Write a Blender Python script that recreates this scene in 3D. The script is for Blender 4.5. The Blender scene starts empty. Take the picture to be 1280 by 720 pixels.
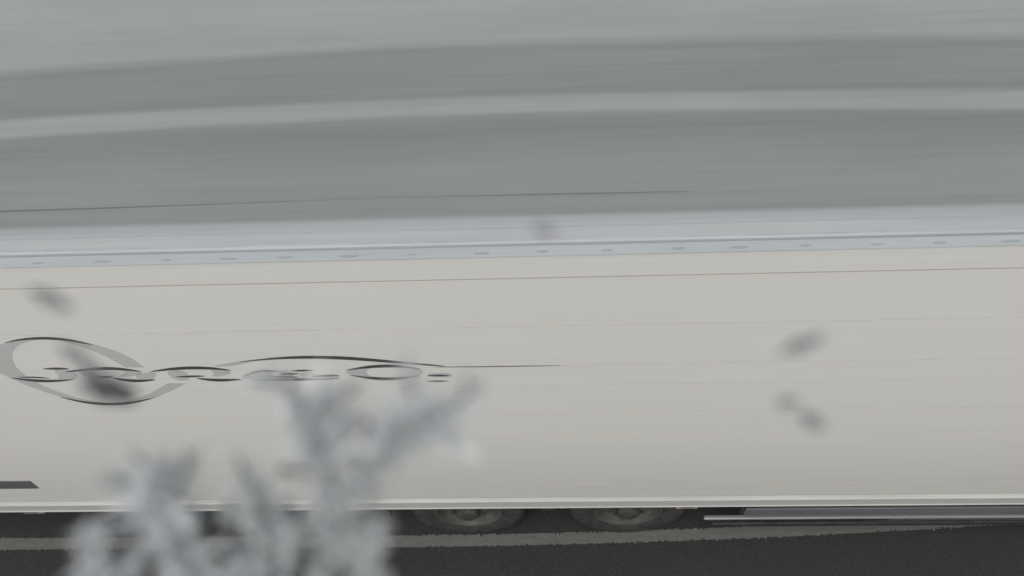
import bpy, bmesh, math, random
from mathutils import Vector, Matrix
from mathutils.geometry import tessellate_polygon

SC = bpy.context.scene
COL = SC.collection
R = math.radians

# ---------------------------------------------------------------- camera
cam_d = bpy.data.cameras.new('camera')
cam = bpy.data.objects.new('camera', cam_d)
COL.objects.link(cam)
pitch, yaw, roll = R(51.5), R(-4.0), R(-4.3)
fwd = Vector((math.sin(yaw) * math.cos(pitch), math.cos(yaw) * math.cos(pitch), -math.sin(pitch)))
right = fwd.cross(Vector((0, 0, 1))).normalized()
up = right.cross(fwd)
r2 = right * math.cos(roll) + up * math.sin(roll)
u2 = -right * math.sin(roll) + up * math.cos(roll)
cam.matrix_world = Matrix(((r2.x, u2.x, -fwd.x, 0), (r2.y, u2.y, -fwd.y, 0), (r2.z, u2.z, -fwd.z, 6.81), (0, 0, 0, 1)))
cam_d.sensor_width = 36.0
cam_d.lens = 36.0 * 941.0 / 1280.0
cam_d.clip_start = 0.02
cam_d.clip_end = 1500
cam_d.dof.use_dof = True
cam_d.dof.focus_distance = 4.9
cam_d.dof.aperture_fstop = 1.55
SC.camera = cam

# ---------------------------------------------------------------- overcast winter light
SUN_EL, SUN_AZ = R(62), R(200)          # high soft sun behind cloud, behind the camera
world = bpy.data.worlds.new('World')
SC.world = world
world.use_nodes = True
wn, wl = world.node_tree.nodes, world.node_tree.links
bg = wn['Background']
sky = wn.new('ShaderNodeTexSky')
sky.sky_type = 'NISHITA'
sky.sun_disc = False
sky.sun_elevation = SUN_EL
sky.sun_rotation = SUN_AZ
sky.dust_density = 4.0
sky.air_density = 1.0
hsv = wn.new('ShaderNodeHueSaturation')   # cloud cover takes the blue out of the sky
hsv.inputs['Saturation'].default_value = 0.30
wl.new(sky.outputs['Color'], hsv.inputs['Color'])
wl.new(hsv.outputs['Color'], bg.inputs['Color'])
bg.inputs['Strength'].default_value = 0.10

sun_d = bpy.data.lights.new('sun', 'SUN')
sun_d.energy = 0.9
sun_d.angle = R(40)
sun_d.color = (1.0, 0.97, 0.93)
sun = bpy.data.objects.new('sun', sun_d)
COL.objects.link(sun)
sd = Vector((math.sin(SUN_AZ) * math.cos(SUN_EL), math.cos(SUN_AZ) * math.cos(SUN_EL), math.sin(SUN_EL)))
sun.rotation_euler = sd.to_track_quat('Z', 'Y').to_euler()
sun.location = sd * 60

SC.view_settings.view_transform = 'Standard'
SC.view_settings.look = 'None'
SC.view_settings.gamma = 1
SC.view_settings.use_curve_mapping = False
SC.view_settings.exposure = 0.13
SC.render.engine = 'CYCLES'
SC.cycles.use_denoising = True
SC.cycles.max_bounces = 6
SC.render.film_transparent = False

random.seed(11)

# ---------------------------------------------------------------- helpers
def tag(o, label=None, cat=None, group=None, kind=None):
    if label: o['label'] = label
    if cat: o['category'] = cat
    if group: o['group'] = group
    if kind: o['kind'] = kind
    return o

def link(name, me, mat=None, parent=None):
    o = bpy.data.objects.new(name, me)
    COL.objects.link(o)
    if mat and not me.materials: me.materials.append(mat)
    if parent: o.parent = parent
    return o

def empty(name, loc=(0, 0, 0)):
    o = bpy.data.objects.new(name, None)
    COL.objects.link(o)
    o.location = loc
    return o

def bmobj(name, bm, mat, parent=None, smooth=False):
    bmesh.ops.recalc_face_normals(bm, faces=bm.faces)
    me = bpy.data.meshes.new(name)
    bm.to_mesh(me); bm.free()
    if smooth:
        for p in me.polygons: p.use_smooth = True
    return link(name, me, mat, parent)

def box(bm, x0, x1, y0, y1, z0, z1, bevel=0.0):
    g = bmesh.ops.create_cube(bm, size=1.0)
    for v in g['verts']:
        v.co = Vector(((x0 + x1) / 2 + v.co.x * (x1 - x0), (y0 + y1) / 2 + v.co.y * (y1 - y0), (z0 + z1) / 2 + v.co.z * (z1 - z0)))
    if bevel:
        es = {e for v in g['verts'] for e in v.link_edges}
        bmesh.ops.bevel(bm, geom=list(es), offset=bevel, segments=2, affect='EDGES', profile=0.5)

def boxobj(name, dims, mat, parent=None, bevel=0.0):
    bm = bmesh.new(); box(bm, *dims, bevel=bevel)
    return bmobj(name, bm, mat, parent)

def profile_x(name, prof, x0, x1, mat, parent=None, n=1, smooth=False, close=True):
    """extrude a (y, z) outline along x"""
    bm = bmesh.new(); rows = []
    for i in range(n + 1):
        x = x0 + (x1 - x0) * i / n
        rows.append([bm.verts.new((x, y, z)) for y, z in prof])
    m = len(prof)
    for i in range(n):
        for j in range(m if close else m - 1):
            bm.faces.new((rows[i][j], rows[i][(j + 1) % m], rows[i + 1][(j + 1) % m], rows[i + 1][j]))
    if close:
        bm.faces.new(rows[0]); bm.faces.new(rows[-1])
    return bmobj(name, bm, mat, parent, smooth)

def tube(bm, pts, rad, sides=8):
    """tapered tube through 3-D points"""
    pts = [Vector(p) for p in pts]
    if not hasattr(rad, '__len__'): rad = [rad] * len(pts)
    prev = None
    for i, p in enumerate(pts):
        t = (pts[min(i + 1, len(pts) - 1)] - pts[max(i - 1, 0)]).normalized()
        a = t.orthogonal().normalized(); b = t.cross(a)
        ring = [bm.verts.new(p + (a * math.cos(k * 2 * math.pi / sides) + b * math.sin(k * 2 * math.pi / sides)) * rad[i]) for k in range(sides)]
        if prev:
            # align ring to avoid twists
            best = min(range(sides), key=lambda s: (ring[s].co - p - (prev[0].co - pts[i - 1])).length)
            ring = ring[best:] + ring[:best]
            for k in range(sides):
                bm.faces.new((prev[k], prev[(k + 1) % sides], ring[(k + 1) % sides], ring[k]))
        else:
            bm.faces.new(ring)
        prev = ring
    bm.faces.new(prev)

def lathe_y(bm, prof, cx, y0, cz, seg=40, flip=1):
    """spin a (radius, y offset) outline round an axle along y"""
    rows = []
    for r, dy in prof:
        rows.append([bm.verts.new((cx + r * math.cos(k * 2 * math.pi / seg), y0 + dy * flip, cz + r * math.sin(k * 2 * math.pi / seg))) for k in range(seg)])
    for i in range(len(rows) - 1):
        for k in range(seg):
            bm.faces.new((rows[i][k], rows[i][(k + 1) % seg], rows[i + 1][(k + 1) % seg], rows[i + 1][k]))

# ---------------------------------------------------------------- materials
class Mat:
    def __init__(s, name, col=(.5, .5, .5), rough=.6, metal=0.0):
        s.m = bpy.data.materials.new(name); s.m.use_nodes = True
        s.n = s.m.node_tree.nodes; s.l = s.m.node_tree.links
        s.b = s.n['Principled BSDF']
        s.b.inputs['Base Color'].default_value = (*col, 1)
        s.b.inputs['Roughness'].default_value = rough
        s.b.inputs['Metallic'].default_value = metal
        s.tc = s.n.new('ShaderNodeTexCoord')
    def noise(s, scale=5, stretch=(1, 1, 1), detail=4, rough=.55):
        mp = s.n.new('ShaderNodeMapping'); mp.inputs['Scale'].default_value = stretch
        s.l.new(s.tc.outputs['Object'], mp.inputs['Vector'])
        t = s.n.new('ShaderNodeTexNoise')
        t.inputs['Scale'].default_value = scale; t.inputs['Detail'].default_value = detail; t.inputs['Roughness'].default_value = rough
        s.l.new(mp.outputs['Vector'], t.inputs['Vector'])
        return t.outputs['Fac']
    def ramp(s, fac, stops):
        r = s.n.new('ShaderNodeValToRGB'); e = r.color_ramp.elements
        while len(e) < len(stops): e.new(.5)
        for el, (p, c) in zip(e, stops):
            el.position = p; el.color = (*c, 1) if hasattr(c, '__len__') else (c, c, c, 1)
        s.l.new(fac, r.inputs['Fac'])
        return r.outputs['Color']
    def math(s, op, a, b=None, c=None):
        m = s.n.new('ShaderNodeMath'); m.operation = op
        for i, v in enumerate((a, b, c)):
            if v is None: continue
            if isinstance(v, (int, float)): m.inputs[i].default_value = v
            else: s.l.new(v, m.inputs[i])
        return m.outputs[0]
    def mix(s, fac, a, b, mode='MIX'):
        m = s.n.new('ShaderNodeMix'); m.data_type = 'RGBA'; m.blend_type = mode
        for i, v in ((0, fac), (6, a), (7, b)):
            if isinstance(v, (int, float)): m.inputs[i].default_value = v
            elif isinstance(v, tuple): m.inputs[i].default_value = (*v, 1)
            else: s.l.new(v, m.inputs[i])
        return m.outputs[2]
    def color(s, c): s.l.new(c, s.b.inputs['Base Color'])
    def bump(s, h, strength=.3, dist=.01):
        b = s.n.new('ShaderNodeBump'); b.inputs['Strength'].default_value = strength; b.inputs['Distance'].default_value = dist
        s.l.new(h, b.inputs['Height']); s.l.new(b.outputs['Normal'], s.b.inputs['Normal'])
    def xyz(s):
        x = s.n.new('ShaderNodeSeparateXYZ'); s.l.new(s.tc.outputs['Object'], x.inputs[0])
        return x.outputs

def streaky(name, dark, light, scale, stretch, rough=.5, metal=0.0, lo=.35, hi=.65, bump=0.0):
    m = Mat(name, light, rough, metal)
    m.color(m.ramp(m.noise(scale, stretch, 6), [(lo, dark), (hi, light)]))
    if bump: m.bump(m.noise(scale * 4, stretch, 3), bump, .004)
    return m.m

# ---- measured outlines on the trailer side (x, z in metres), twig paths (x, y, z, rime radius), flecks
GREY = {
    'oval_ring': [(-2.434, 3.048), (-2.464, 3.146), (-2.54, 3.243), (-2.646, 3.321), (-2.746, 3.356), (-2.876, 3.378), (-3.0, 3.368), (-3.115, 3.335), (-3.205, 3.304), (-3.292, 3.24), (-3.374, 3.138), (-3.379, 3.057), (-3.356, 3.011), (-3.31, 2.916), (-3.221, 2.797), (-3.114, 2.703), (-2.987, 2.638), (-2.87, 2.604), (-2.731, 2.616), (-2.548, 2.667), (-2.373, 2.773), (-2.247, 2.857), (-2.368, 2.86), (-2.476, 2.776), (-2.583, 2.709), (-2.714, 2.651), (-2.858, 2.628), (-2.974, 2.664), (-3.072, 2.733), (-3.154, 2.824), (-3.203, 2.922), (-3.226, 3.016), (-3.214, 3.107), (-3.178, 3.193), (-3.125, 3.26), (-3.054, 3.316), (-2.963, 3.351), (-2.885, 3.362), (-2.819, 3.352), (-2.763, 3.324), (-2.679, 3.255), (-2.616, 3.185), (-2.565, 3.087), (-2.547, 3.051)],
    'letter_j': [(-3.003, 3.046), (-2.895, 3.043), (-2.883, 2.979), (-2.911, 2.933), (-2.961, 2.915), (-3.042, 2.918), (-3.007, 2.964), (-3.003, 3.01)],
    'letter_r': [(-2.864, 3.024), (-2.781, 3.031), (-2.754, 2.942), (-2.854, 2.945)],
    'letter_r_bowl': [(-2.609, 3.035), (-2.517, 3.019), (-2.468, 2.994), (-2.514, 2.959), (-2.632, 2.943), (-2.609, 2.971), (-2.569, 2.993)],
    'letter_r_tail': [(-2.527, 2.973), (-2.389, 2.992), (-2.398, 2.946), (-2.458, 2.901), (-2.534, 2.913)],
    'capital_r': [(-2.324, 3.004), (-2.2, 3.014), (-2.199, 2.889), (-2.309, 2.892)],
    'capital_r_bowl': [(-2.039, 3.023), (-1.955, 3.007), (-1.916, 2.978), (-1.958, 2.943), (-2.064, 2.927), (-2.03, 2.963)],
    'swoosh_tail': [(-2.031, 3.042), (-1.906, 3.077), (-1.795, 3.103), (-1.713, 3.117), (-1.718, 3.102), (-1.805, 3.074), (-1.892, 3.047)],
    'small_a': [(-1.888, 2.913), (-1.805, 2.984), (-1.684, 2.99), (-1.667, 2.883), (-1.808, 2.882)],
    'round_o_left': [(-1.229, 2.963), (-1.173, 2.993), (-1.091, 3.01), (-1.023, 3.013), (-1.076, 2.99), (-1.098, 2.954), (-1.082, 2.908), (-1.046, 2.888), (-1.134, 2.896), (-1.198, 2.921)],
    'round_o_right': [(-0.858, 3.011), (-0.793, 2.995), (-0.736, 2.953), (-0.767, 2.908), (-0.869, 2.881), (-0.824, 2.919), (-0.809, 2.955), (-0.823, 2.992)],
    'small_t': [(-1.637, 2.984), (-1.557, 2.986), (-1.537, 2.879), (-1.618, 2.877)],
    'small_h': [(-1.516, 2.957), (-1.414, 2.968), (-1.397, 2.88), (-1.497, 2.878)],
    'small_e': [(-1.373, 2.935), (-1.274, 2.937), (-1.266, 2.885), (-1.377, 2.879)],
    'end_mark': [(-0.729, 2.93), (-0.568, 2.93), (-0.583, 2.88), (-0.711, 2.883)],
}
BLACK = {
    'oval_top': [(-3.135, 3.333), (-3.084, 3.352), (-3.036, 3.366), (-2.99, 3.376), (-2.947, 3.381), (-2.905, 3.383), (-2.865, 3.383), (-2.827, 3.379), (-2.79, 3.373), (-2.755, 3.363), (-2.721, 3.351), (-2.689, 3.335), (-2.659, 3.317), (-2.629, 3.296), (-2.63, 3.294), (-2.664, 3.307), (-2.697, 3.32), (-2.73, 3.333), (-2.765, 3.343), (-2.801, 3.351), (-2.839, 3.356), (-2.878, 3.359), (-2.918, 3.361), (-2.959, 3.36), (-3.001, 3.358), (-3.045, 3.352), (-3.09, 3.342), (-3.136, 3.331)],
    'oval_foot': [(-3.128, 2.715), (-3.091, 2.696), (-3.053, 2.677), (-3.014, 2.661), (-2.971, 2.648), (-2.927, 2.639), (-2.881, 2.632), (-2.833, 2.629), (-2.784, 2.63), (-2.732, 2.636), (-2.679, 2.645), (-2.625, 2.659), (-2.571, 2.676), (-2.517, 2.692), (-2.518, 2.69), (-2.576, 2.663), (-2.633, 2.64), (-2.69, 2.622), (-2.744, 2.609), (-2.797, 2.601), (-2.847, 2.599), (-2.896, 2.602), (-2.941, 2.61), (-2.984, 2.622), (-3.025, 2.638), (-3.063, 2.659), (-3.098, 2.684), (-3.13, 2.713)],
    'j_serif': [(-3.062, 3.049), (-3.047, 3.053), (-3.034, 3.055), (-3.02, 3.057), (-3.007, 3.059), (-2.994, 3.06), (-2.982, 3.061), (-2.969, 3.06), (-2.958, 3.059), (-2.946, 3.058), (-2.935, 3.056), (-2.924, 3.053), (-2.913, 3.05), (-2.903, 3.046), (-2.904, 3.044), (-2.918, 3.042), (-2.93, 3.041), (-2.943, 3.04), (-2.956, 3.04), (-2.968, 3.04), (-2.98, 3.04), (-2.992, 3.041), (-3.004, 3.041), (-3.017, 3.041), (-3.029, 3.042), (-3.04, 3.043), (-3.052, 3.044), (-3.063, 3.047)],
    'j_foot': [(-3.318, 2.955), (-3.29, 2.951), (-3.262, 2.945), (-3.235, 2.939), (-3.207, 2.934), (-3.179, 2.93), (-3.15, 2.927), (-3.121, 2.924), (-3.091, 2.922), (-3.06, 2.921), (-3.029, 2.921), (-2.998, 2.922), (-2.966, 2.925), (-2.935, 2.925), (-2.937, 2.923), (-2.972, 2.913), (-3.007, 2.905), (-3.041, 2.9), (-3.073, 2.897), (-3.105, 2.896), (-3.136, 2.896), (-3.165, 2.899), (-3.193, 2.904), (-3.221, 2.91), (-3.247, 2.918), (-3.272, 2.928), (-3.296, 2.939), (-3.319, 2.953)],
    'j_hook': [(-3.274, 2.961), (-3.257, 2.962), (-3.241, 2.963), (-3.225, 2.963), (-3.209, 2.963), (-3.194, 2.962), (-3.179, 2.962), (-3.164, 2.96), (-3.149, 2.958), (-3.135, 2.956), (-3.121, 2.953), (-3.107, 2.95), (-3.093, 2.946), (-3.08, 2.942), (-3.08, 2.941), (-3.096, 2.941), (-3.111, 2.942), (-3.126, 2.943), (-3.141, 2.944), (-3.156, 2.946), (-3.171, 2.948), (-3.186, 2.949), (-3.201, 2.95), (-3.216, 2.952), (-3.231, 2.953), (-3.245, 2.955), (-3.26, 2.957), (-3.274, 2.96)],
    'r_top': [(-2.94, 3.013), (-2.898, 3.025), (-2.857, 3.034), (-2.817, 3.042), (-2.777, 3.049), (-2.739, 3.054), (-2.701, 3.056), (-2.665, 3.057), (-2.63, 3.054), (-2.597, 3.049), (-2.564, 3.041), (-2.533, 3.031), (-2.503, 3.019), (-2.473, 3.005), (-2.474, 3.002), (-2.508, 3.006), (-2.542, 3.012), (-2.575, 3.018), (-2.609, 3.022), (-2.644, 3.025), (-2.68, 3.027), (-2.716, 3.026), (-2.753, 3.025), (-2.791, 3.022), (-2.829, 3.019), (-2.867, 3.015), (-2.905, 3.012), (-2.942, 3.01)],
    'r_waist': [(-2.834, 2.945), (-2.82, 2.948), (-2.806, 2.95), (-2.793, 2.952), (-2.78, 2.953), (-2.767, 2.954), (-2.754, 2.954), (-2.742, 2.954), (-2.729, 2.954), (-2.717, 2.954), (-2.705, 2.953), (-2.693, 2.952), (-2.681, 2.95), (-2.67, 2.947), (-2.671, 2.946), (-2.685, 2.942), (-2.699, 2.94), (-2.712, 2.939), (-2.725, 2.937), (-2.738, 2.936), (-2.751, 2.936), (-2.763, 2.936), (-2.776, 2.936), (-2.788, 2.936), (-2.8, 2.937), (-2.812, 2.938), (-2.824, 2.94), (-2.835, 2.943)],
    'r_foot': [(-2.678, 2.931), (-2.658, 2.93), (-2.64, 2.926), (-2.622, 2.922), (-2.603, 2.918), (-2.584, 2.915), (-2.565, 2.913), (-2.546, 2.911), (-2.526, 2.909), (-2.506, 2.909), (-2.485, 2.909), (-2.465, 2.909), (-2.445, 2.908), (-2.426, 2.905), (-2.427, 2.902), (-2.45, 2.895), (-2.473, 2.89), (-2.495, 2.886), (-2.517, 2.883), (-2.538, 2.881), (-2.559, 2.881), (-2.578, 2.883), (-2.597, 2.887), (-2.615, 2.892), (-2.632, 2.9), (-2.648, 2.908), (-2.664, 2.917), (-2.679, 2.929)],
    'capital_r_top': [(-2.415, 3.0), (-2.371, 3.013), (-2.328, 3.025), (-2.287, 3.034), (-2.246, 3.041), (-2.206, 3.045), (-2.167, 3.048), (-2.129, 3.048), (-2.091, 3.046), (-2.055, 3.042), (-2.019, 3.036), (-1.985, 3.026), (-1.951, 3.015), (-1.918, 3.002), (-1.918, 2.999), (-1.955, 3.002), (-1.991, 3.008), (-2.028, 3.012), (-2.065, 3.015), (-2.102, 3.017), (-2.14, 3.018), (-2.179, 3.018), (-2.217, 3.016), (-2.257, 3.014), (-2.296, 3.011), (-2.336, 3.006), (-2.377, 3.001), (-2.417, 2.997)],
    'capital_r_waist': [(-2.281, 2.936), (-2.266, 2.94), (-2.251, 2.942), (-2.237, 2.943), (-2.222, 2.945), (-2.208, 2.946), (-2.194, 2.946), (-2.18, 2.947), (-2.166, 2.946), (-2.152, 2.946), (-2.139, 2.945), (-2.126, 2.943), (-2.112, 2.941), (-2.1, 2.938), (-2.1, 2.937), (-2.115, 2.933), (-2.13, 2.932), (-2.144, 2.93), (-2.159, 2.929), (-2.173, 2.928), (-2.187, 2.928), (-2.201, 2.928), (-2.215, 2.928), (-2.229, 2.928), (-2.242, 2.929), (-2.256, 2.93), (-2.269, 2.932), (-2.282, 2.934)],
    'capital_r_foot': [(-2.159, 2.914), (-2.137, 2.914), (-2.117, 2.912), (-2.096, 2.909), (-2.075, 2.907), (-2.054, 2.905), (-2.033, 2.904), (-2.012, 2.902), (-1.99, 2.901), (-1.969, 2.901), (-1.947, 2.9), (-1.926, 2.9), (-1.904, 2.898), (-1.884, 2.895), (-1.885, 2.893), (-1.909, 2.886), (-1.932, 2.882), (-1.955, 2.878), (-1.978, 2.875), (-2.0, 2.873), (-2.022, 2.873), (-2.043, 2.874), (-2.064, 2.877), (-2.085, 2.881), (-2.104, 2.887), (-2.123, 2.894), (-2.142, 2.902), (-2.16, 2.912)],
    'swoosh': [(-1.828, 3.092), (-1.726, 3.113), (-1.626, 3.129), (-1.529, 3.139), (-1.433, 3.143), (-1.339, 3.141), (-1.246, 3.135), (-1.155, 3.124), (-1.064, 3.108), (-0.973, 3.09), (-0.883, 3.071), (-0.791, 3.051), (-0.7, 3.031), (-0.608, 3.008), (-0.608, 3.005), (-0.701, 3.017), (-0.794, 3.031), (-0.887, 3.047), (-0.978, 3.063), (-1.07, 3.079), (-1.161, 3.093), (-1.254, 3.104), (-1.346, 3.112), (-1.44, 3.115), (-1.535, 3.115), (-1.632, 3.11), (-1.73, 3.1), (-1.829, 3.089)],
    'small_foot': [(-1.817, 2.885), (-1.774, 2.889), (-1.731, 2.891), (-1.689, 2.893), (-1.647, 2.894), (-1.605, 2.894), (-1.564, 2.894), (-1.523, 2.893), (-1.481, 2.892), (-1.44, 2.891), (-1.399, 2.89), (-1.358, 2.889), (-1.316, 2.889), (-1.275, 2.887), (-1.276, 2.885), (-1.319, 2.879), (-1.361, 2.875), (-1.403, 2.872), (-1.445, 2.871), (-1.487, 2.87), (-1.529, 2.87), (-1.57, 2.871), (-1.612, 2.872), (-1.653, 2.873), (-1.694, 2.875), (-1.736, 2.877), (-1.777, 2.879), (-1.817, 2.883)],
    'small_rise': [(-1.852, 2.931), (-1.832, 2.946), (-1.812, 2.96), (-1.793, 2.973), (-1.775, 2.982), (-1.757, 2.988), (-1.74, 2.99), (-1.723, 2.992), (-1.706, 2.993), (-1.69, 2.992), (-1.674, 2.99), (-1.659, 2.988), (-1.643, 2.984), (-1.628, 2.98), (-1.628, 2.978), (-1.645, 2.977), (-1.662, 2.977), (-1.678, 2.978), (-1.694, 2.978), (-1.711, 2.977), (-1.728, 2.975), (-1.745, 2.974), (-1.762, 2.972), (-1.78, 2.968), (-1.797, 2.96), (-1.816, 2.95), (-1.834, 2.939), (-1.852, 2.93)],
    'small_cross': [(-1.687, 2.915), (-1.673, 2.918), (-1.659, 2.92), (-1.646, 2.921), (-1.633, 2.922), (-1.619, 2.923), (-1.606, 2.923), (-1.593, 2.923), (-1.581, 2.922), (-1.568, 2.92), (-1.556, 2.918), (-1.543, 2.916), (-1.531, 2.914), (-1.519, 2.91), (-1.519, 2.909), (-1.533, 2.907), (-1.546, 2.907), (-1.559, 2.906), (-1.572, 2.906), (-1.585, 2.907), (-1.598, 2.907), (-1.611, 2.908), (-1.624, 2.908), (-1.637, 2.908), (-1.65, 2.909), (-1.662, 2.91), (-1.675, 2.911), (-1.687, 2.914)],
    'small_bar_one': [(-1.627, 2.949), (-1.617, 2.952), (-1.607, 2.954), (-1.598, 2.955), (-1.588, 2.956), (-1.579, 2.957), (-1.57, 2.958), (-1.561, 2.958), (-1.552, 2.957), (-1.543, 2.956), (-1.534, 2.955), (-1.525, 2.954), (-1.517, 2.952), (-1.508, 2.949), (-1.509, 2.947), (-1.518, 2.945), (-1.528, 2.944), (-1.537, 2.943), (-1.547, 2.942), (-1.556, 2.942), (-1.565, 2.941), (-1.574, 2.941), (-1.583, 2.941), (-1.593, 2.942), (-1.602, 2.942), (-1.61, 2.943), (-1.619, 2.945), (-1.628, 2.947)],
    'small_bar_two': [(-1.549, 2.981), (-1.537, 2.984), (-1.526, 2.986), (-1.515, 2.988), (-1.504, 2.99), (-1.493, 2.991), (-1.482, 2.991), (-1.472, 2.991), (-1.461, 2.991), (-1.451, 2.99), (-1.441, 2.989), (-1.43, 2.987), (-1.42, 2.986), (-1.411, 2.982), (-1.411, 2.981), (-1.422, 2.979), (-1.433, 2.977), (-1.444, 2.976), (-1.455, 2.976), (-1.465, 2.975), (-1.476, 2.975), (-1.487, 2.975), (-1.497, 2.975), (-1.508, 2.975), (-1.518, 2.976), (-1.529, 2.976), (-1.539, 2.977), (-1.549, 2.98)],
    'small_bar_three': [(-1.437, 2.917), (-1.423, 2.921), (-1.409, 2.924), (-1.396, 2.926), (-1.383, 2.928), (-1.369, 2.929), (-1.356, 2.93), (-1.343, 2.93), (-1.33, 2.93), (-1.317, 2.93), (-1.304, 2.929), (-1.292, 2.928), (-1.279, 2.927), (-1.267, 2.924), (-1.267, 2.922), (-1.281, 2.918), (-1.295, 2.915), (-1.308, 2.913), (-1.322, 2.912), (-1.335, 2.911), (-1.348, 2.91), (-1.361, 2.909), (-1.374, 2.909), (-1.387, 2.909), (-1.4, 2.91), (-1.413, 2.911), (-1.425, 2.913), (-1.438, 2.916)],
    'round_o_top': [(-1.205, 2.983), (-1.167, 2.997), (-1.13, 3.009), (-1.094, 3.019), (-1.058, 3.027), (-1.023, 3.031), (-0.988, 3.034), (-0.953, 3.035), (-0.919, 3.033), (-0.886, 3.028), (-0.852, 3.021), (-0.82, 3.009), (-0.788, 2.995), (-0.757, 2.978), (-0.757, 2.976), (-0.79, 2.983), (-0.823, 2.991), (-0.856, 2.998), (-0.89, 3.002), (-0.924, 3.004), (-0.959, 3.005), (-0.993, 3.004), (-1.028, 3.003), (-1.063, 3.0), (-1.099, 2.996), (-1.134, 2.991), (-1.17, 2.984), (-1.205, 2.98)],
    'round_o_foot': [(-1.198, 2.924), (-1.166, 2.919), (-1.135, 2.912), (-1.104, 2.905), (-1.072, 2.9), (-1.04, 2.895), (-1.008, 2.892), (-0.975, 2.889), (-0.942, 2.889), (-0.909, 2.89), (-0.876, 2.894), (-0.843, 2.898), (-0.81, 2.903), (-0.777, 2.906), (-0.777, 2.903), (-0.812, 2.89), (-0.846, 2.879), (-0.88, 2.869), (-0.914, 2.862), (-0.948, 2.859), (-0.981, 2.858), (-1.014, 2.861), (-1.046, 2.865), (-1.078, 2.872), (-1.109, 2.881), (-1.139, 2.893), (-1.169, 2.906), (-1.198, 2.921)],
    'end_bar': [(-0.728, 2.904), (-0.717, 2.908), (-0.706, 2.91), (-0.695, 2.911), (-0.684, 2.913), (-0.674, 2.914), (-0.663, 2.914), (-0.653, 2.914), (-0.642, 2.913), (-0.632, 2.911), (-0.622, 2.909), (-0.611, 2.907), (-0.601, 2.904), (-0.591, 2.9), (-0.591, 2.899), (-0.602, 2.896), (-0.613, 2.895), (-0.623, 2.895), (-0.634, 2.895), (-0.644, 2.895), (-0.655, 2.895), (-0.665, 2.895), (-0.676, 2.896), (-0.687, 2.896), (-0.697, 2.897), (-0.708, 2.898), (-0.718, 2.9), (-0.728, 2.903)],
    'end_foot': [(-0.742, 2.839), (-0.731, 2.841), (-0.721, 2.842), (-0.71, 2.843), (-0.7, 2.844), (-0.689, 2.845), (-0.679, 2.845), (-0.669, 2.845), (-0.659, 2.844), (-0.648, 2.843), (-0.638, 2.842), (-0.628, 2.841), (-0.618, 2.84), (-0.608, 2.837), (-0.608, 2.836), (-0.618, 2.834), (-0.629, 2.833), (-0.639, 2.833), (-0.65, 2.832), (-0.66, 2.832), (-0.67, 2.832), (-0.681, 2.832), (-0.691, 2.832), (-0.701, 2.833), (-0.711, 2.834), (-0.722, 2.835), (-0.732, 2.836), (-0.742, 2.838)],
    'pin_stripe': [(-0.662, 3.0), (-0.604, 3.0), (-0.547, 3.0), (-0.489, 3.0), (-0.432, 2.999), (-0.375, 2.999), (-0.317, 2.999), (-0.26, 2.999), (-0.203, 2.998), (-0.146, 2.998), (-0.089, 2.997), (-0.032, 2.996), (0.025, 2.995), (0.082, 2.994), (0.082, 2.993), (0.025, 2.992), (-0.032, 2.991), (-0.089, 2.991), (-0.146, 2.991), (-0.203, 2.991), (-0.261, 2.991), (-0.318, 2.991), (-0.375, 2.991), (-0.433, 2.992), (-0.49, 2.994), (-0.547, 2.995), (-0.605, 2.997), (-0.662, 2.999)],
}
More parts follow.
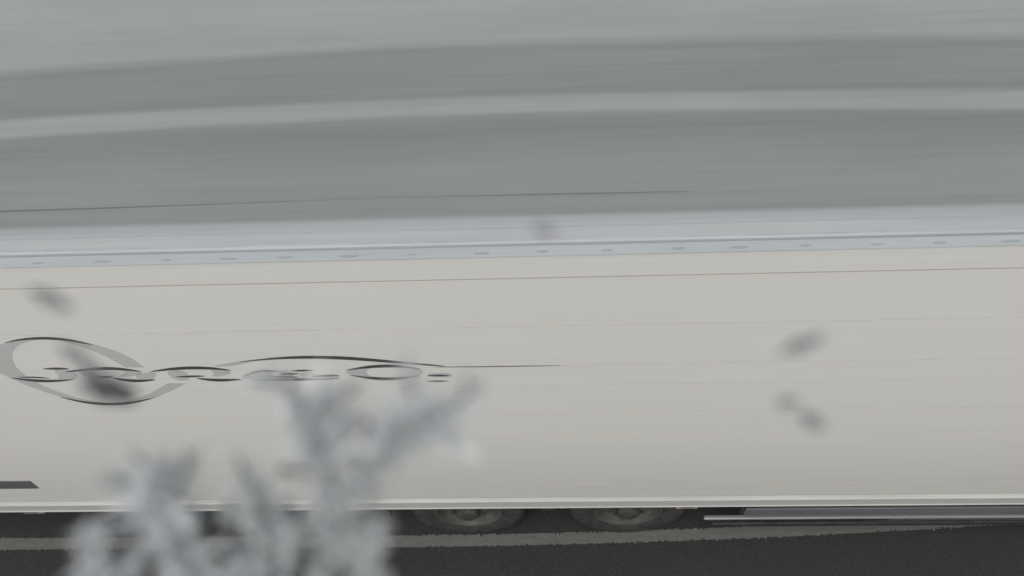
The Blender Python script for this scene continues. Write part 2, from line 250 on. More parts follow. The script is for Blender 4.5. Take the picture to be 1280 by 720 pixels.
BRANCHES = [
    [ (-0.191, 0.1255, 6.2813, 0.0128), (-0.2264, 0.1521, 6.3044, 0.0153), (-0.2471, 0.1706, 6.3202, 0.017), (-0.2557, 0.1893, 6.3355, 0.0241), (-0.2548, 0.203, 6.3463, 0.023), (-0.262, 0.2121, 6.3539, 0.0092), (-0.2744, 0.2244, 6.3644, 0.0052) ],
    [ (-0.2518, 0.1935, 6.3386, 0.0149), (-0.2416, 0.2069, 6.3551, 0.0091), (-0.2335, 0.2203, 6.3717, 0.0045) ],
    [ (-0.2539, 0.1955, 6.3404, 0.0149), (-0.2783, 0.206, 6.3373, 0.0176), (-0.3035, 0.2142, 6.3323, 0.0101) ],
    [ (-0.2636, 0.1144, 6.3277, 0.0116), (-0.2738, 0.1373, 6.3464, 0.0158), (-0.2802, 0.1506, 6.3573, 0.0158), (-0.2818, 0.1648, 6.3686, 0.0074) ],
    [ (-0.1821, 0.1307, 6.2593, 0.0106), (-0.1895, 0.1652, 6.2872, 0.0124), (-0.1959, 0.1933, 6.3098, 0.0141), (-0.202, 0.2118, 6.3249, 0.0173), (-0.2148, 0.2299, 6.3399, 0.0054) ],
    [ (-0.197, 0.1933, 6.3098, 0.0088), (-0.2107, 0.1979, 6.3143, 0.009), (-0.2266, 0.1994, 6.3164, 0.0066) ],
    [ (-0.1699, 0.1215, 6.277, 0.0128), (-0.1504, 0.1571, 6.3041, 0.0136), (-0.1391, 0.1822, 6.3234, 0.0145), (-0.1432, 0.2072, 6.3434, 0.0184), (-0.1512, 0.2279, 6.3603, 0.0207), (-0.155, 0.2432, 6.3727, 0.0195), (-0.1696, 0.2531, 6.3813, 0.0126), (-0.1938, 0.2611, 6.3891, 0.0063) ],
    [ (-0.152, 0.2383, 6.3686, 0.0172), (-0.1407, 0.2476, 6.3817, 0.0136), (-0.1225, 0.2518, 6.3905, 0.0067) ],
    [ (-0.2195, 0.1175, 6.3148, 0.0088), (-0.1937, 0.1471, 6.3369, 0.0096), (-0.1709, 0.163, 6.3483, 0.0088), (-0.1486, 0.1828, 6.3499, 0.0088), (-0.1332, 0.2093, 6.3318, 0.014), (-0.1111, 0.22, 6.3518, 0.0161), (-0.0948, 0.2327, 6.361, 0.0218), (-0.0765, 0.2458, 6.3704, 0.0207), (-0.0593, 0.2518, 6.3742, 0.0149), (-0.0411, 0.257, 6.3773, 0.0075) ],
    [ (-0.0851, 0.239, 6.3655, 0.0184), (-0.0858, 0.2523, 6.3761, 0.0143), (-0.0927, 0.2725, 6.3861, 0.007) ],
    [ (-0.1144, 0.2137, 6.347, 0.0138), (-0.1023, 0.2267, 6.3694, 0.0135), (-0.0916, 0.2382, 6.378, 0.0112) ],
    [ (-0.1385, 0.2131, 6.3096, 0.0067), (-0.1324, 0.2375, 6.3222, 0.0061), (-0.1262, 0.2623, 6.3351, 0.0056) ],
    [ (-0.1563, 0.22, 6.316, 0.0061), (-0.1691, 0.226, 6.3215, 0.0055), (-0.1854, 0.2285, 6.3244, 0.0055) ],
    [ (-0.2616, 0.1353, 6.2163, 0.0124), (-0.2399, 0.1705, 6.2431, 0.0124), (-0.2146, 0.1883, 6.2686, 0.0112), (-0.1879, 0.2069, 6.2818, 0.0101) ],
    [ (-0.1147, 0.1186, 6.3099, 0.0096), (-0.1128, 0.1519, 6.3363, 0.0088), (-0.1132, 0.1754, 6.3549, 0.0076), (-0.1098, 0.193, 6.3687, 0.0065) ],
    [ (-0.2918, 0.1371, 6.2322, 0.0094), (-0.3015, 0.169, 6.2581, 0.007), (-0.3025, 0.1773, 6.2647, 0.0051) ],
    [ (-0.1297, 0.1185, 6.3106, 0.0088), (-0.1199, 0.1479, 6.3335, 0.0096), (-0.1175, 0.1636, 6.3458, 0.008), (-0.1101, 0.1782, 6.3569, 0.0076) ],
]
FLECKS = [
     ((-0.3381, 0.3053, 6.4322), (-0.316, 0.2964, 6.4239), 0.0064) ,
     ((-0.3197, 0.2764, 6.4082), (-0.3051, 0.2691, 6.4015), 0.0058) ,
     ((-0.3072, 0.269, 6.4016), (-0.2937, 0.2584, 6.3924), 0.0064) ,
     ((-0.3011, 0.2575, 6.3921), (-0.2769, 0.2515, 6.386), 0.0122) ,
     ((0.159, 0.28, 6.3845), (0.1835, 0.287, 6.3886), 0.0058) ,
     ((0.1545, 0.2525, 6.3629), (0.1646, 0.2534, 6.3631), 0.0048) ,
     ((0.1708, 0.246, 6.3568), (0.1813, 0.2411, 6.3524), 0.0064) ,
     ((-0.0039, 0.3415, 6.4423), (0.0056, 0.3404, 6.4409), 0.0048) ,
]
BASE = (0, 3, 4, 6, 8, 13, 14, 15, 16)

# side of the trailer: warm white paint with fine salt streaks drawn out along the drive
def make_side():
    m = Mat('trailer_side_paint', (0.620, 0.596, 0.537), .42)
    a = m.noise(3.0, (.35, 1, 26), 6)
    base = m.ramp(a, [(.30, (0.585, 0.570, 0.518)), (.70, (0.625, 0.609, 0.552))])
    g = m.noise(1.1, (.5, 1, 1.2), 3)
    base = m.mix(m.ramp(g, [(.42, 0.0), (.72, .35)]), base, (0.599, 0.583, 0.574))
    z = m.xyz()[2]
    grime = m.math('MULTIPLY', m.ramp(m.math('MULTIPLY_ADD', z, -.55, 1.15), [(0.0, 0.0), (.65, .75)]), m.ramp(m.noise(2.2, (.6, 1, 9), 6), [(.3, .35), (.7, 1.0)]))
    base = m.mix(grime, base, (0.491, 0.482, 0.436))
    m.color(base)
    m.bump(m.noise(60, (.3, 1, 1), 2), .04, .002)
    return m.m
M_SIDE = make_side()

# roof sheet: weathered grey with rime and road film lying in long streaks
def make_roof():
    m = Mat('roof_sheet_weathered', (0.242, 0.258, 0.244), .62)
    x, y, z = m.xyz()
    # streaks lie in a faint bow along the roof
    bow = m.math('MULTIPLY', m.math('POWER', m.math('ABSOLUTE', m.math('ADD', x, .1)), 2.0), .0125)
    wob = m.math('MULTIPLY', m.math('SUBTRACT', m.noise(1.0, (.28, .9, 1), 3), .5), .10)
    near = m.math('MULTIPLY', m.math('SUBTRACT', y, 2.62), 1.6); m.n[-1].use_clamp = True   # the edge stays straight, streaks wander further in
    yy = m.math('ADD', y, m.math('MULTIPLY', m.math('ADD', bow, wob), near))
    t = m.math('DIVIDE', m.math('SUBTRACT', yy, 2.5), 2.5)
    d, l = (0.226, 0.243, 0.231), (0.369, 0.391, 0.378)
    P = lambda v: (v - 2.5) / 2.5
    bands = m.ramp(t, [(P(2.582), (0.397, 0.420, 0.428)), (P(2.618), (0.257, 0.276, 0.264)), (P(2.95), (0.263, 0.278, 0.267)), (P(3.30), (0.211, 0.227, 0.216)), (P(3.385), (0.226, 0.243, 0.232)),
                       (P(3.43), (0.321, 0.340, 0.331)), (P(3.54), (0.317, 0.336, 0.327)), (P(3.59), (0.226, 0.243, 0.233)), (P(3.66), (0.235, 0.253, 0.244)), (P(3.95), (0.245, 0.261, 0.254)), (P(4.02), (0.226, 0.242, 0.234)),
                       (P(4.12), (0.324, 0.347, 0.337)), (P(4.6), (0.357, 0.383, 0.372))])
    s1 = m.noise(2.2, (.22, 9, 1), 7, .6)
    s2 = m.noise(1.3, (.5, 1.6, 1), 4)
    bands = m.mix(m.ramp(s1, [(.35, 0.0), (.75, .11)]), bands, (0.440, 0.460, 0.450))
    bands = m.mix(m.ramp(s1, [(.25, .13), (.50, 0.0)]), bands, (0.131, 0.141, 0.133))
    bands = m.mix(m.ramp(s2, [(.45, 0.0), (.75, .22)]), bands, (0.165, 0.180, 0.172))
    m.color(bands)
    m.bump(m.noise(4.0, (.2, 10, 1), 6), .12, .003)
    return m.m
M_ROOF = make_roof()
M_CANT = streaky('frosty_cantrail_aluminium', (0.417, 0.432, 0.440), (0.475, 0.491, 0.494), 3.0, (.3, 8, 8), .5, 0.0, .3, .7, .06)
M_FLANGE = streaky('pale_blue_flange_paint', (0.471, 0.504, 0.508), (0.535, 0.565, 0.565), 3.0, (.4, 6, 6), .45, 0, .3, .7)
M_RIVET = streaky('rivet_grey', (0.319, 0.340, 0.356), (0.449, 0.475, 0.496), 8.0, (1, 1, 1), .5)
M_LIP_SHADOW = Mat('rubber_gasket', (0.300, 0.319, 0.336), .6).m  # darker tone imitates the shade at the cantrail lip
M_SEAM = Mat('seam_sealant_grey', (0.207, 0.210, 0.201), .7).m
M_RAIL = streaky('sill_rail_paint', (0.432, 0.423, 0.389), (0.480, 0.470, 0.433), 4.0, (.3, 2, 18), .38, 0, .3, .7)
M_RAIL_LIP = streaky('bright_rail_lip', (0.486, 0.486, 0.457), (0.551, 0.551, 0.518), 4.0, (.3, 2, 18), .35)
M_JOINT = Mat('panel_joint_sealant', (0.274, 0.270, 0.251), .7).m
M_JOINT_FAINT = Mat('panel_joint_painted', (0.451, 0.450, 0.415), .7).m
M_GREY = streaky('logo_grey_print', (0.394, 0.394, 0.377), (0.419, 0.419, 0.401), 3.0, (.3, 1, 20), .45)
M_BLACK = streaky('logo_black_print', (.020, .021, .020), (.034, .035, .033), 6.0, (.4, 1, 8), .4)
M_DARK = streaky('chassis_dark_steel', (.020, .020, .021), (.042, .042, .041), 6.0, (1, 1, 3), .6)
M_SLOT = streaky('dark_grey_plate', (.075, .076, .074), (.10, .10, .098), 6.0, (.5, 1, 6), .5)
M_TYRE = streaky('tyre_rubber', (.026, .026, .026), (.055, .054, .051), 14.0, (1, 1, 1), .85, 0, .35, .7, .2)
M_RIM = streaky('salted_steel_rim', (0.047, 0.047, 0.041), (0.108, 0.106, 0.096), 7.0, (1, 1, 1), .7, .1, .3, .7, .1)
M_HUB = streaky('hub_metal', (0.035, 0.035, 0.032), (0.070, 0.070, 0.063), 16.0, (1, 1, 1), .65, .1)
M_ALU = streaky('side_guard_aluminium', (0.303, 0.323, 0.318), (0.392, 0.411, 0.406), 5.0, (.2, 4, 4), .32, .35)
M_SKIRT = streaky('grey_guard_board', (.105, .107, .112), (.150, .152, .157), 3.0, (.3, 4, 12), .5)
M_AMBER = Mat('amber_lens', (0.248, 0.110, 0.024), .25).m
M_LAMPCASE = Mat('lamp_case_grey', (.30, .31, .31), .5).m

# road
def make_asphalt():
    m = Mat('dark_damp_asphalt', (0.025, 0.025, 0.025), .78)
    v = m.n.new('ShaderNodeTexVoronoi'); v.inputs['Scale'].default_value = 110
    m.l.new(m.tc.outputs['Object'], v.inputs['Vector'])
    sp = m.n.new('ShaderNodeSeparateColor'); m.l.new(v.outputs['Color'], sp.inputs[0])
    c = m.ramp(sp.outputs[0], [(0.0, (0.011, 0.011, 0.012)), (.55, (0.021, 0.021, 0.022)), (.90, (0.028, 0.028, 0.028)), (1.0, (0.043, 0.042, 0.039))])
    c = m.mix(m.ramp(m.noise(1.3, (.5, 1.5, 1), 4), [(.40, 0.0), (.75, .5)]), c, (0.025, 0.027, 0.028))
    c = m.mix(m.ramp(m.noise(240, (1, 1, 1), 2), [(.40, 0.0), (.75, .45)]), c, (0.038, 0.038, 0.039))
    m.color(c)
    m.bump(m.math('MULTIPLY', v.outputs['Distance'], -1.0), .35, .004)
    return m.m
M_ASPHALT = make_asphalt()

def make_marking():
    m = Mat('worn_white_road_paint', (0.156, 0.156, 0.142), .7)
    m.color(m.ramp(m.noise(20, (.4, 1.5, 1), 5), [(.3, (0.107, 0.105, 0.095)), (.7, (0.140, 0.137, 0.126))]))
    m.bump(m.noise(90, (1, 1, 1), 3), .4, .003)
    return m.m
M_MARK = make_marking()

def make_snow():
    m = Mat('verge_snow', (.72, .74, .77), .7)
    m.color(m.ramp(m.noise(3, (1, 1, 1), 6), [(.3, (.58, .60, .63)), (.7, (.80, .82, .85))]))
    m.bump(m.noise(14, (1, 1, 1), 6), .5, .03)
    return m.m
M_SNOW = make_snow()

M_BARK = streaky('brown_grey_bark', (.045, .038, .034), (.13, .115, .105), 30, (1, 1, .4), .8, 0, .3, .7, .4)
def make_rime():
    m = Mat('rime_frost', (0.462, 0.492, 0.505), .75)
    c = m.ramp(m.noise(55, (1, 1, 1), 4), [(.30, (0.484, 0.508, 0.514)), (.70, (0.704, 0.729, 0.733))])
    m.color(c)
    m.b.inputs['Subsurface Weight'].default_value = .0
    return m.m
M_RIME = make_rime()
M_FLECK_DARK = streaky('ice_grit_dark', (.05, .05, .052), (.11, .11, .115), 160, (1, 1, 1), .8)
M_FLECK = streaky('ice_grit_grey', (.14, .14, .15), (.28, .28, .295), 160, (1, 1, 1), .8)

# ---------------------------------------------------------------- the setting
bm = bmesh.new()
nx, ny = 60, 60
S = 600
bm.faces.new([bm.verts.new(p) for p in ((-S, -S, -.16), (S, -S, -.16), (S, S, -.16), (-S, S, -.16))])
tag(bmobj('ground', bm, M_SNOW), kind='structure')

boxobj_road = boxobj('road', (-300, 300, 1.0, 9.6, -.30, 0.0), M_ASPHALT)
tag(boxobj_road, kind='structure')

def verge(name, ya, yb, sgn):
    b = bmesh.new(); rows = []
    nxs, nys = 120, 10
    rnd = random.Random(5 + sgn)
    for i in range(nxs + 1):
        row = []
        x = -30 + 60 * i / nxs
        for j in range(nys + 1):
            t = j / nys
            y = ya + (yb - ya) * t
            h = -.05 + .22 * math.sin(min(t * 3.2, math.pi / 2)) + rnd.uniform(-.03, .03) * (t > 0)
            if t == 0: h = -.12
            if t == 1: h = -.22
            row.append(b.verts.new((x + rnd.uniform(-.1, .1), y + rnd.uniform(-.05, .05) * (0 < t < 1), h)))
        rows.append(row)
    for i in range(nxs):
        for j in range(nys):
            b.faces.new((rows[i][j], rows[i][j + 1], rows[i + 1][j + 1], rows[i + 1][j]))
    tag(bmobj(name, b, M_SNOW, smooth=True), kind='structure')
verge('snow_bank', .98, -4.0, 1)
verge('snow_bank', 9.62, 15.0, 2)

# painted edge lines: ragged edges where the coarse stones break through the paint
def edge_line(ya, yb, w, x0, x1, step, bend=0.0):
    b = bmesh.new(); rnd = random.Random(3); prev = None
    n = int((x1 - x0) / step)
    for i in range(n + 1):
        x = x0 + (x1 - x0) * i / n
        c = ya + (yb - ya) * (x - x0) / (x1 - x0)
        if bend: c += bend * (max(0.0, min(x, 4.6) + 1.8) ** 2 + 12.8 * max(0.0, x - 4.6))
        j = .003 + .008 * abs(math.sin(x * 2.1) * math.sin(x * 5.3 + 1))
        a_ = b.verts.new((x, c - w / 2 + rnd.uniform(-j, j) - (rnd.random() < .16) * rnd.uniform(-.022, .014), .004))
        c_ = b.verts.new((x, c + w / 2 + rnd.uniform(-j, j) + (rnd.random() < .16) * rnd.uniform(-.022, .014), .004))
        if prev: b.faces.new((prev[0], a_, c_, prev[1]))
        prev = (a_, c_)
    return b
road_line = bmobj('edge_line', edge_line(2.447, 2.468, .108, -26, 26, .012, .0050), M_MARK, boxobj_road)
for y in (8.9,):
    bmobj('edge_line', edge_line(y, y, .12, -40, 40, .2), M_MARK, boxobj_road)
for k in range(-3, 4):
    boxobj('centre_dash', (k * 6 - 1.5, k * 6 + 1.5, 5.66, 5.76, .0, .004), M_MARK, boxobj_road)

# ---------------------------------------------------------------- the trailer
Y0 = 2.431                 # near side face
Y1 = Y0 + 2.55             # far side face
XA, XB = -6.4, 6.6         # rear and front ends
ZR = 4.10                  # roof sheet height
trailer = empty('box_trailer', (0, 0, 0))
tag(trailer, 'long cream white box trailer with grey streaked roof and black oval logo on its side', 'trailer')

# near side: horizontal panels with narrow recessed joints
JOINTS = [(3.823, .009, True), (3.40, .0028, False), (2.992, .0050, False), (2.765, .0028, False), (2.42, .0042, False), (2.088, .0030, False), (1.27, .0035, False)]
edges = [4.0] + [j[0] for j in JOINTS] + [1.055]
for i in range(len(edges) - 1):
    gt = JOINTS[i - 1][1] / 2 if i else 0
    gb = JOINTS[i][1] / 2 if i < len(JOINTS) else .004
    boxobj('side_panel', (XA, XB, Y0, Y0 + .05, edges[i + 1] + gb, edges[i] - gt), M_SIDE, trailer)
for z, w, dark in JOINTS:
    boxobj('panel_joint', (XA, XB, Y0 + (.004 if dark else .002), Y0 + .03, z - w / 2, z + w / 2), M_JOINT if dark else M_JOINT_FAINT, trailer)
# sill rail with a bright lip
sill = profile_x('sill_rail', [(Y0 - .010, .865), (Y0 - .012, .875), (Y0 - .012, .985), (Y0 - .004, .998), (Y0 + .05, .998), (Y0 + .05, .865)], XA, XB, M_RAIL, trailer)
profile_x('rail_lip', [(Y0 - .020, 1.001), (Y0 - .024, 1.010), (Y0 - .016, 1.022), (Y0 + .03, 1.022), (Y0 + .03, 1.001)], XA, XB, M_RAIL_LIP, sill)
profile_x('rail_groove', [(Y0 + .006, 1.022), (Y0 + .006, 1.053), (Y0 + .04, 1.053), (Y0 + .04, 1.022)], XA, XB, M_JOINT_FAINT, sill)
profile_x('rail_lip', [(Y0 - .016, .858), (Y0 - .018, .872), (Y0 - .0125, .878), (Y0 - .0125, .858)], XA, XB, M_RAIL_LIP, sill)

# rest of the box: far side, ends, floor
boxobj('far_wall', (XA, XB, Y1 - .05, Y1, .88, 4.06), M_SIDE, trailer)
boxobj('rear_wall', (XA, XA + .05, Y0 + .051, Y1 - .051, 1.12, 4.06), M_SIDE, trailer)
boxobj('front_wall', (XB - .05, XB, Y0 + .051, Y1 - .051, 1.12, 4.06), M_SIDE, trailer)
boxobj('floor_pan', (XA + .051, XB - .051, Y0 + .051, Y1 - .051, 1.16, 1.28), M_DARK, trailer)

# roof sheet with low ripples, and the rounded cantrail along the near edge
ROWS = [.06, .075, .085, .095, .105, .115, .13, .15, .175] + [.20 + (2.51 - .20) * k / 51 for k in range(52)]
b = bmesh.new(); rows = []
for i in range(66):
    x = XA + (XB - XA) * i / 65
    row = []
    for j in range(61):
        y = Y0 + ROWS[j]
        h = .010 * math.exp(-((y - 3.48) / .06) ** 2) + .012 / (1 + math.exp(-(y - 4.05) / .03)) - .004 * math.sin(x * 1.7) * math.sin((y - Y0) * 5) * min(1, max(0, (y - Y0 - .1) * 5))
        h += .0080 * math.exp(-((y - Y0 - .118) / (.034 if y < Y0 + .118 else .08)) ** 2)
        row.append(b.verts.new((x, y, ZR + h)))
    rows.append(row)
for i in range(65):
    for j in range(60):
        b.faces.new((rows[i][j], rows[i + 1][j], rows[i + 1][j + 1], rows[i][j + 1]))
bmobj('roof_sheet', b, M_ROOF, trailer, True)
prof = [(Y0 + .02, 4.0), (Y0 + .02, 4.094)]
for k in range(7):
    a = k / 6 * math.pi / 2
    prof.append((Y0 - .004 + .030 * (1 - math.cos(a)), 4.094 + .011 * math.sin(a)))
prof += [(Y0 + .085, 4.108), (Y0 + .095, 4.106), (Y0 + .105, 4.100), (Y0 + .105, 4.0)]
cantrail = profile_x('cantrail', prof, XA, XB, M_CANT, trailer)
flange = profile_x('rivet_flange', [(Y0 - .006, 4.001), (Y0 - .008, 4.006), (Y0 - .008, 4.084), (Y0 + .018, 4.084), (Y0 + .018, 4.001)], XA, XB, M_FLANGE, trailer)
lip_bm = bmesh.new(); tube(lip_bm, [(XA, Y0 - .006, 4.0895), (XB, Y0 - .006, 4.0895)], .0052, 8)
bmobj('rubber_gasket', lip_bm, M_LIP_SHADOW, cantrail, True)  # dark tube put in to draw the shadow line of the lip
bd = bmesh.new(); tube(bd, [(XA + 13 * i / 40, Y0 + .012 + .0022 * math.sin(i * 1.3), 4.1020) for i in range(41)], .0026, 6)
bmobj('sealant_bead', bd, M_RIVET, cantrail, True)
# flat oval rivet plates along the flange
rb = bmesh.new()
bmesh.ops.create_uvsphere(rb, u_segments=16, v_segments=8, radius=1.0)
for v in rb.verts: v.co = Vector((v.co.x * .046, v.co.y * .003, v.co.z * .012))
rv = bmobj('rivet_plate', rb, M_RIVET, flange, True)
xs = [0.317 * k for k in range(-19, 20)]
rv.location = (xs[0], Y0 - .008, 4.040)
for i, x in enumerate(xs[1:]):
    c = rv.copy(); COL.objects.link(c)
    c.location = (x + random.uniform(-.018, .018), Y0 - .008, 4.040 + random.uniform(-.003, .003))
    s = random.uniform(.55, 1.1); c.scale = (s, 1, random.uniform(.5, 1.05))
# a lap seam running part of the way along the roof sheet
sb = bmesh.new()
tube(sb, [(XA + .2 + (0.75 - XA - .2) * i / 30, 2.728 + .026 * math.exp(-((XA + .2 + (0.75 - XA - .2) * i / 30 + .3) / 1.8) ** 2), 4.1035) for i in range(31)], [.0024] * 25 + [.0024, .0022, .002, .0016, .001, .0005], 6)
bmobj('roof_seam', sb, M_SEAM, trailer, True)

# printed logo on the near side, film a fraction of a millimetre proud of the paint
logo = bpy.data.objects.new('logo', None); COL.objects.link(logo); logo.parent = trailer
logo['label'] = 'black and grey oval logo with stylised lettering and a swoosh'
def decal(name, pts, mat, lift):
    b = bmesh.new()
    vs = [b.verts.new((x, Y0 - lift, z)) for x, z in pts]
    bk = [b.verts.new((x, Y0 - .0004, z)) for x, z in pts]
    for t in tessellate_polygon([[Vector((x, z, 0)) for x, z in pts]]):
        b.faces.new([vs[q] for q in t])
    for i in range(len(pts)):
        j = (i + 1) % len(pts)
        b.faces.new((vs[i], vs[j], bk[j], bk[i]))
    return bmobj(name, b, mat, logo)
def ring_decal(name, pts, mat, lift):
    n = len(pts) // 2
    o, i_ = smooth_open(pts[:n]), smooth_open(pts[n:][::-1])
    b = bmesh.new()
    rows = [[b.verts.new((q[0], y, q[1])) for q, y in ((p, Y0 - lift), (w, Y0 - lift), (w, Y0 - .0004), (p, Y0 - .0004))] for p, w in zip(o, i_)]
    for a, c in zip(rows, rows[1:]):
        for k in range(4): b.faces.new((a[k], a[(k + 1) % 4], c[(k + 1) % 4], c[k]))
    b.faces.new(rows[0]); b.faces.new(rows[-1])
    return bmobj(name, b, mat, logo)
def smooth_open(pts, it=2):
    for _ in range(it):
        out = [pts[0]]
        for a, c in zip(pts, pts[1:]):
            out += [(a[0] * .75 + c[0] * .25, a[1] * .75 + c[1] * .25), (a[0] * .25 + c[0] * .75, a[1] * .25 + c[1] * .75)]
        pts = out + [pts[-1]]
    return pts
def smooth_closed(pts, it=1):
    for _ in range(it):
        out = []
        for i in range(len(pts)):
            a, c = pts[i], pts[(i + 1) % len(pts)]
            out += [(a[0] * .75 + c[0] * .25, a[1] * .75 + c[1] * .25), (a[0] * .25 + c[0] * .75, a[1] * .25 + c[1] * .75)]
        pts = out
    return pts
NAMES = {'oval_ring': 'oval_ring', 'letter_j': 'letter_stem', 'letter_r': 'letter_stem', 'capital_r': 'letter_stem'}
for k, p in GREY.items():
    if k == 'oval_ring':
        ring_decal('oval_ring', p, M_GREY, .0012)
        continue
    decal(NAMES.get(k, 'letter_shade' if 'swoosh' not in k else 'swoosh_tail'), smooth_closed(p, 2 if k == 'oval_ring' else 1), M_GREY, .0012)
for k, p in BLACK.items():
    nm = 'swoosh' if k == 'swoosh' else 'pin_stripe' if k == 'pin_stripe' else 'oval_stroke' if 'oval' in k else 'letter_stroke'
    decal(nm, p, M_SLOT if nm == 'pin_stripe' else M_BLACK, .0022)

# dark slot low on the left of the side
boxobj('marker_plate', (-4.9, -4.05, Y0 - .007, Y0 + .001, 1.312, 1.447), M_SLOT, trailer, .003)

# running gear
def make_wheel(cx, yo, sgn):
    """yo: outer face, sgn: +1 axle goes to +y"""
    w = bpy.data.objects.new('wheel', None); COL.objects.link(w); w.parent = trailer
    b = bmesh.new()
    lathe_y(b, [(.292, .03), (.31, .012), (.37, .0), (.44, .004), (.478, .022), (.497, .05), (.50, .08), (.494, .083), (.494, .093), (.50, .096), (.50, .17), (.494, .173), (.494, .185), (.50, .188), (.50, .26), (.494, .263), (.494, .273), (.50, .276), (.50, .31), (.478, .355), (.44, .375), (.30, .36)], cx, yo, .5, 48, sgn)
    bmobj('tyre', b, M_TYRE, w, True)
    b = bmesh.new()
    lathe_y(b, [(.292, .36), (.292, .03), (.298, .016), (.285, .012), (.270, .03), (.258, .075), (.235, .09), (.20, .070), (.165, .052), (.13, .050), (.105, .050), (.0, .050)], cx, yo, .5, 48, sgn)
    rim = bmobj('rim', b, M_RIM, w, True)
    b = bmesh.new()
    lathe_y(b, [(.105, .051), (.100, .0), (.085, -.018), (.06, -.022), (.0, -.022)], cx, yo, .5, 32, sgn)
    bmobj('hub', b, M_HUB, w, True)
    for k in range(10):
        a = k * math.pi / 5 + .2
        b = bmesh.new(); lathe_y(b, [(.016, .056), (.016, .028), (.010, .022), (.0, .022)], cx + .14 * math.cos(a), yo, .5 + .14 * math.sin(a), 6, sgn)
        bmobj('wheel_nut', b, M_HUB, w)
    return w
for cx in (-.705, .675):
    make_wheel(cx, Y0 + .075, 1)
    make_wheel(cx, Y1 - .075, -1)
    b = bmesh.new(); tube(b, [(cx, Y0 + .3, .5), (cx, Y1 - .3, .5)], .07, 12)
    bmobj('axle', b, M_DARK, trailer, True)
    # mudguard arc over the tyre
    b = bmesh.new(); prev = None
    for k in range(17):
        a = R(18) + R(144) * k / 16
        r = .565
        row = [b.verts.new((cx + rr * math.cos(a), yy, .5 + rr * math.sin(a))) for rr, yy in ((r, Y0 + .07), (r + .012, Y0 + .07), (r + .012, Y0 + .50), (r, Y0 + .50))]
        if prev:
            for q in range(4): b.faces.new((prev[q], prev[(q + 1) % 4], row[(q + 1) % 4], row[q]))
        else: b.faces.new(row)
        prev = row
    b.faces.new(prev)
    bmobj('mudguard', b, M_SKIRT, trailer, True)
boxobj('mudguard_bracket', (-.07, .05, Y0 + .10, Y0 + .20, .52, 1.16), M_TYRE, trailer, .01)
boxobj('mud_flap', (-1.42, -1.405, Y0 + .12, Y0 + .46, .34, 1.14), M_TYRE, trailer, .003)
for yb in (Y0 + .75, Y1 - .85):
    boxobj('chassis_beam', (XA + .2, XB - .2, yb, yb + .10, .82, 1.158), M_DARK, trailer)
for xc in (-5.2, -3.6, -2.1, 2.2, 3.8, 5.4):
    boxobj('cross_member', (xc, xc + .08, Y0 + .06, Y1 - .06, 1.02, 1.157), M_DARK, trailer)
boxobj('landing_leg', (4.9, 5.04, Y0 + .22, Y0 + .36, .06, 1.02), M_DARK, trailer, .01)
boxobj('landing_leg', (4.9, 5.04, Y1 - .36, Y1 - .22, .06, 1.02), M_DARK, trailer, .01)
boxobj('landing_foot', (4.82, 5.12, Y0 + .18, Y0 + .40, .0045, .06), M_DARK, trailer, .01)
boxobj('landing_foot', (4.82, 5.12, Y1 - .40, Y1 - .18, .0045, .06), M_DARK, trailer, .01)

# aluminium side guard ahead of the wheels
boxobj('side_guard_rail', (1.32, 6.3, Y0 + .030, Y0 + .065, .455, .485), M_ALU, trailer, .008)
boxobj('side_guard_rail', (1.40, 6.3, Y0 + .020, Y0 + .045, .330, .390), M_DARK, trailer, .006)
boxobj('side_guard_board', (1.62, 6.3, Y0 + .006, Y0 + .026, .600, .745), M_SKIRT, trailer, .006)
for xp in (1.62, 2.9, 4.2, 5.5):
    boxobj('side_guard_post', (xp, xp + .06, Y0 + .078, Y0 + .11, .44, 1.157), M_DARK, trailer, .005)
# amber side marker lamps under the sill
for xl, zl in ((1.13, .80), (-4.40, .80)):
    c = boxobj('side_marker', (xl - .09, xl + .09, Y0 + .010, Y0 + .05, zl - .045, zl + .055), M_LAMPCASE, trailer, .008)
    boxobj('lens', (xl - .055, xl + .055, Y0 - .004, Y0 + .0095, zl + .0, zl + .048), M_AMBER, c, .006)

# ---------------------------------------------------------------- frosted sapling reaching up under the camera
tree = empty('frosted_sapling', (-.17, .02, 0))
tag(tree, 'thin sapling with rime covered twigs, out of focus in front of the trailer', 'tree')
TO = Vector((-.17, .02, 0))
def local(p): return Vector(p) - TO
b = bmesh.new()
tp = [(-.17, .02, -.15), (-.15, .0, .8), (-.19, -.03, 1.9), (-.16, -.01, 3.0), (-.19, .01, 4.0), (-.17, .03, 4.9), (-.19, .07, 5.6), (-.19, .10, 6.05), (-.185, .118, 6.22)]
tube(b, [local(p) for p in tp], [.045, .042, .037, .032, .027, .021, .015, .011, .007], 10)
bmobj('trunk', b, M_BARK, tree, True)

def resample(nodes, step):
    out = []
    for i in range(len(nodes) - 1):
        a, c = nodes[i], nodes[i + 1]
        L = (Vector(c[:3]) - Vector(a[:3])).length
        n = max(1, int(L / step))
        for k in range(n):
            t = k / n
            out.append(tuple(a[q] + (c[q] - a[q]) * t for q in range(4)))
    out.append(nodes[-1])
    return out

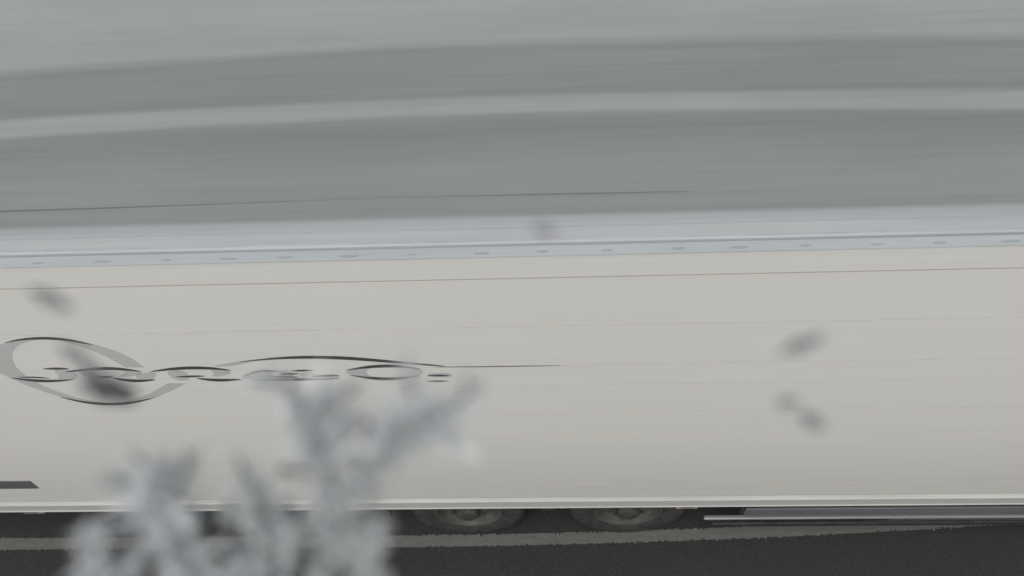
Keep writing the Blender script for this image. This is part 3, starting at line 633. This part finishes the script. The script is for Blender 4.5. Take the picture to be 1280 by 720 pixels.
def frost_mesh(path, rnd, density):
    """rime: small tapered ice needles standing out all round the twig"""
    verts, faces = [], []
    P = [Vector(p[:3]) for p in path]
    for i in range(len(path)):
        r = path[i][3]
        t = (P[min(i + 1, len(P) - 1)] - P[max(i - 1, 0)]).normalized()
        a = t.orthogonal().normalized(); bb = t.cross(a)
        for k in range(density):
            th = rnd.uniform(0, 2 * math.pi)
            d = (a * math.cos(th) + bb * math.sin(th) + t * rnd.uniform(-.25, .8)).normalized()
            L = r * rnd.uniform(.4, 1.0) * (1.6 if rnd.random() < .22 else 1.0)
            base = P[i] + t * rnd.uniform(-.003, .003) + d * r * .1
            w = max(.0006, r * rnd.uniform(.07, .14))
            s1 = d.orthogonal().normalized(); s2 = d.cross(s1)
            n0 = len(verts)
            mid = base + d * L * .55
            for q in range(3):
                an = q * 2 * math.pi / 3 + th
                verts.append(base + (s1 * math.cos(an) + s2 * math.sin(an)) * w * .6)
            for q in range(3):
                an = q * 2 * math.pi / 3 + th
                verts.append(mid + (s1 * math.cos(an) + s2 * math.sin(an)) * w)
            verts.append(base + d * L)
            for q in range(3):
                q2 = (q + 1) % 3
                faces.append((n0 + q, n0 + q2, n0 + 3 + q2, n0 + 3 + q))
                faces.append((n0 + 3 + q, n0 + 3 + q2, n0 + 6))
    me = bpy.data.meshes.new('frost')
    me.from_pydata([tuple(v) for v in verts], [], faces)
    return me

def grow(nodes, rnd, density=9, thin=1.0):
    path = resample(nodes, .004)
    ph = rnd.uniform(0, 20)
    path = [(p[0] + .0025 * math.sin(i * .55 + ph), p[1] + .0025 * math.cos(i * .43 + ph), p[2] + .002 * math.sin(i * .37 - ph),
             p[3] * (1 + .30 * math.sin(i * .8 + ph) + .25 * math.sin(i * 1.9 + 2 * ph) + rnd.uniform(-.2, .2))) for i, p in enumerate(path)]
    lp = [(*local(p[:3]), p[3]) for p in path]
    b = bmesh.new()
    n = len(lp)
    sub = lp[::3] + ([lp[-1]] if (n - 1) % 3 else [])
    tube(b, [p[:3] for p in sub], [max(.0007, .0036 * thin * (1 - .7 * i / len(sub))) for i in range(len(sub))], 7)
    br = bmobj('branch', b, M_BARK, tree, True)
    fr = link('frost', frost_mesh(lp, rnd, density), M_RIME, br)
    fr['kind'] = 'stuff'
    return path
def twiglets(path, rnd, every, length):
    i = rnd.randrange(2, every)
    while i < len(path) - 2:
        p = Vector(path[i][:3]); t = (Vector(path[i + 1][:3]) - p).normalized()
        s = t.orthogonal().normalized(); s.rotate(Matrix.Rotation(rnd.uniform(0, 6.28), 3, t))
        d = (t * rnd.uniform(.5, 1.0) + s).normalized()
        L = length * rnd.uniform(.6, 1.2); r = path[i][3]
        e = p + d * L; m_ = p + d * L * .5 + t * .004
        k = rnd.uniform(.4, .85)
        grow([(*p, r * .5), (*m_, r * k), (*e, r * k * .7)], rnd, 12, .25)
        i += rnd.randrange(every // 2 + 1, every + 4)
rnd = random.Random(4)
TOP = (-.185, .115, 6.20)
for i, br_ in enumerate(BRANCHES):
    nodes = list(br_)
    if i in BASE:      # rooted on the leader, below the picture
        nodes = [(*TOP, .006)] + nodes
    sparse = i in (11, 12)
    pth = grow(nodes, rnd, 4 if sparse else 16, 1.6 if sparse else 1.0)
    if not sparse: twiglets(pth[len(pth) * 3 // 5:], rnd, 6, .015)
# lower side branches on the far side of the stem
for i in range(9):
    z = 3.2 + i * .3
    a = R(200 + rnd.uniform(0, 140))
    L = .75 - .05 * i
    st = Vector((-.18, .0, z))
    nodes = []
    for k in range(6):
        s = k / 5
        nodes.append((st.x + math.cos(a) * L * s, st.y + math.sin(a) * L * s, st.z + L * .55 * s + .04 * math.sin(s * 6 + i), .013 * (1 - .5 * s)))
    grow(nodes, rnd, 4)

# ---------------------------------------------------------------- grey specks added in mid-air, standing in for marks on the camera window
FL = ['long grey ice fleck drifting above the oval logo at the left edge',
      'slim grey ice fleck inside the top of the oval logo',
      'grey ice fleck crossing the lettering in the oval logo',
      'largest and darkest ice fleck, low inside the oval logo',
      'slanted grey ice fleck before the right half of the trailer side',
      'small pale ice fleck, left of the low pair on the right of the trailer side',
      'round ice fleck, right and lower of the pair on the trailer side',
      'faint ice fleck before the pale roof edge near the middle']
for (a, c, r), lab in zip(FLECKS, FL):
    A, C = Vector(a), Vector(c)
    mid = (A + C) / 2; ax = (C - A).normalized(); hl = (C - A).length / 2 + r * .5; r *= .85
    b = bmesh.new()
    bmesh.ops.create_icosphere(b, subdivisions=3, radius=1.0)
    s1 = ax.orthogonal().normalized(); s2 = ax.cross(s1)
    ph = rnd.uniform(0, 9)
    for v in b.verts:
        p = v.co.copy()
        k = 1 + .22 * math.sin(p.x * 5 + ph) * math.cos(p.y * 4 - ph) + rnd.uniform(-.08, .08)
        v.co = (ax * p.x * hl + s1 * p.y * r * .8 + s2 * p.z * r * .8) * k
    o = bmobj('ice_fleck', b, M_FLECK_DARK if 'darkest' in lab else M_FLECK)
    o.location = mid
    tag(o, lab, 'ice fleck', 'ice flecks drifting close to the camera')
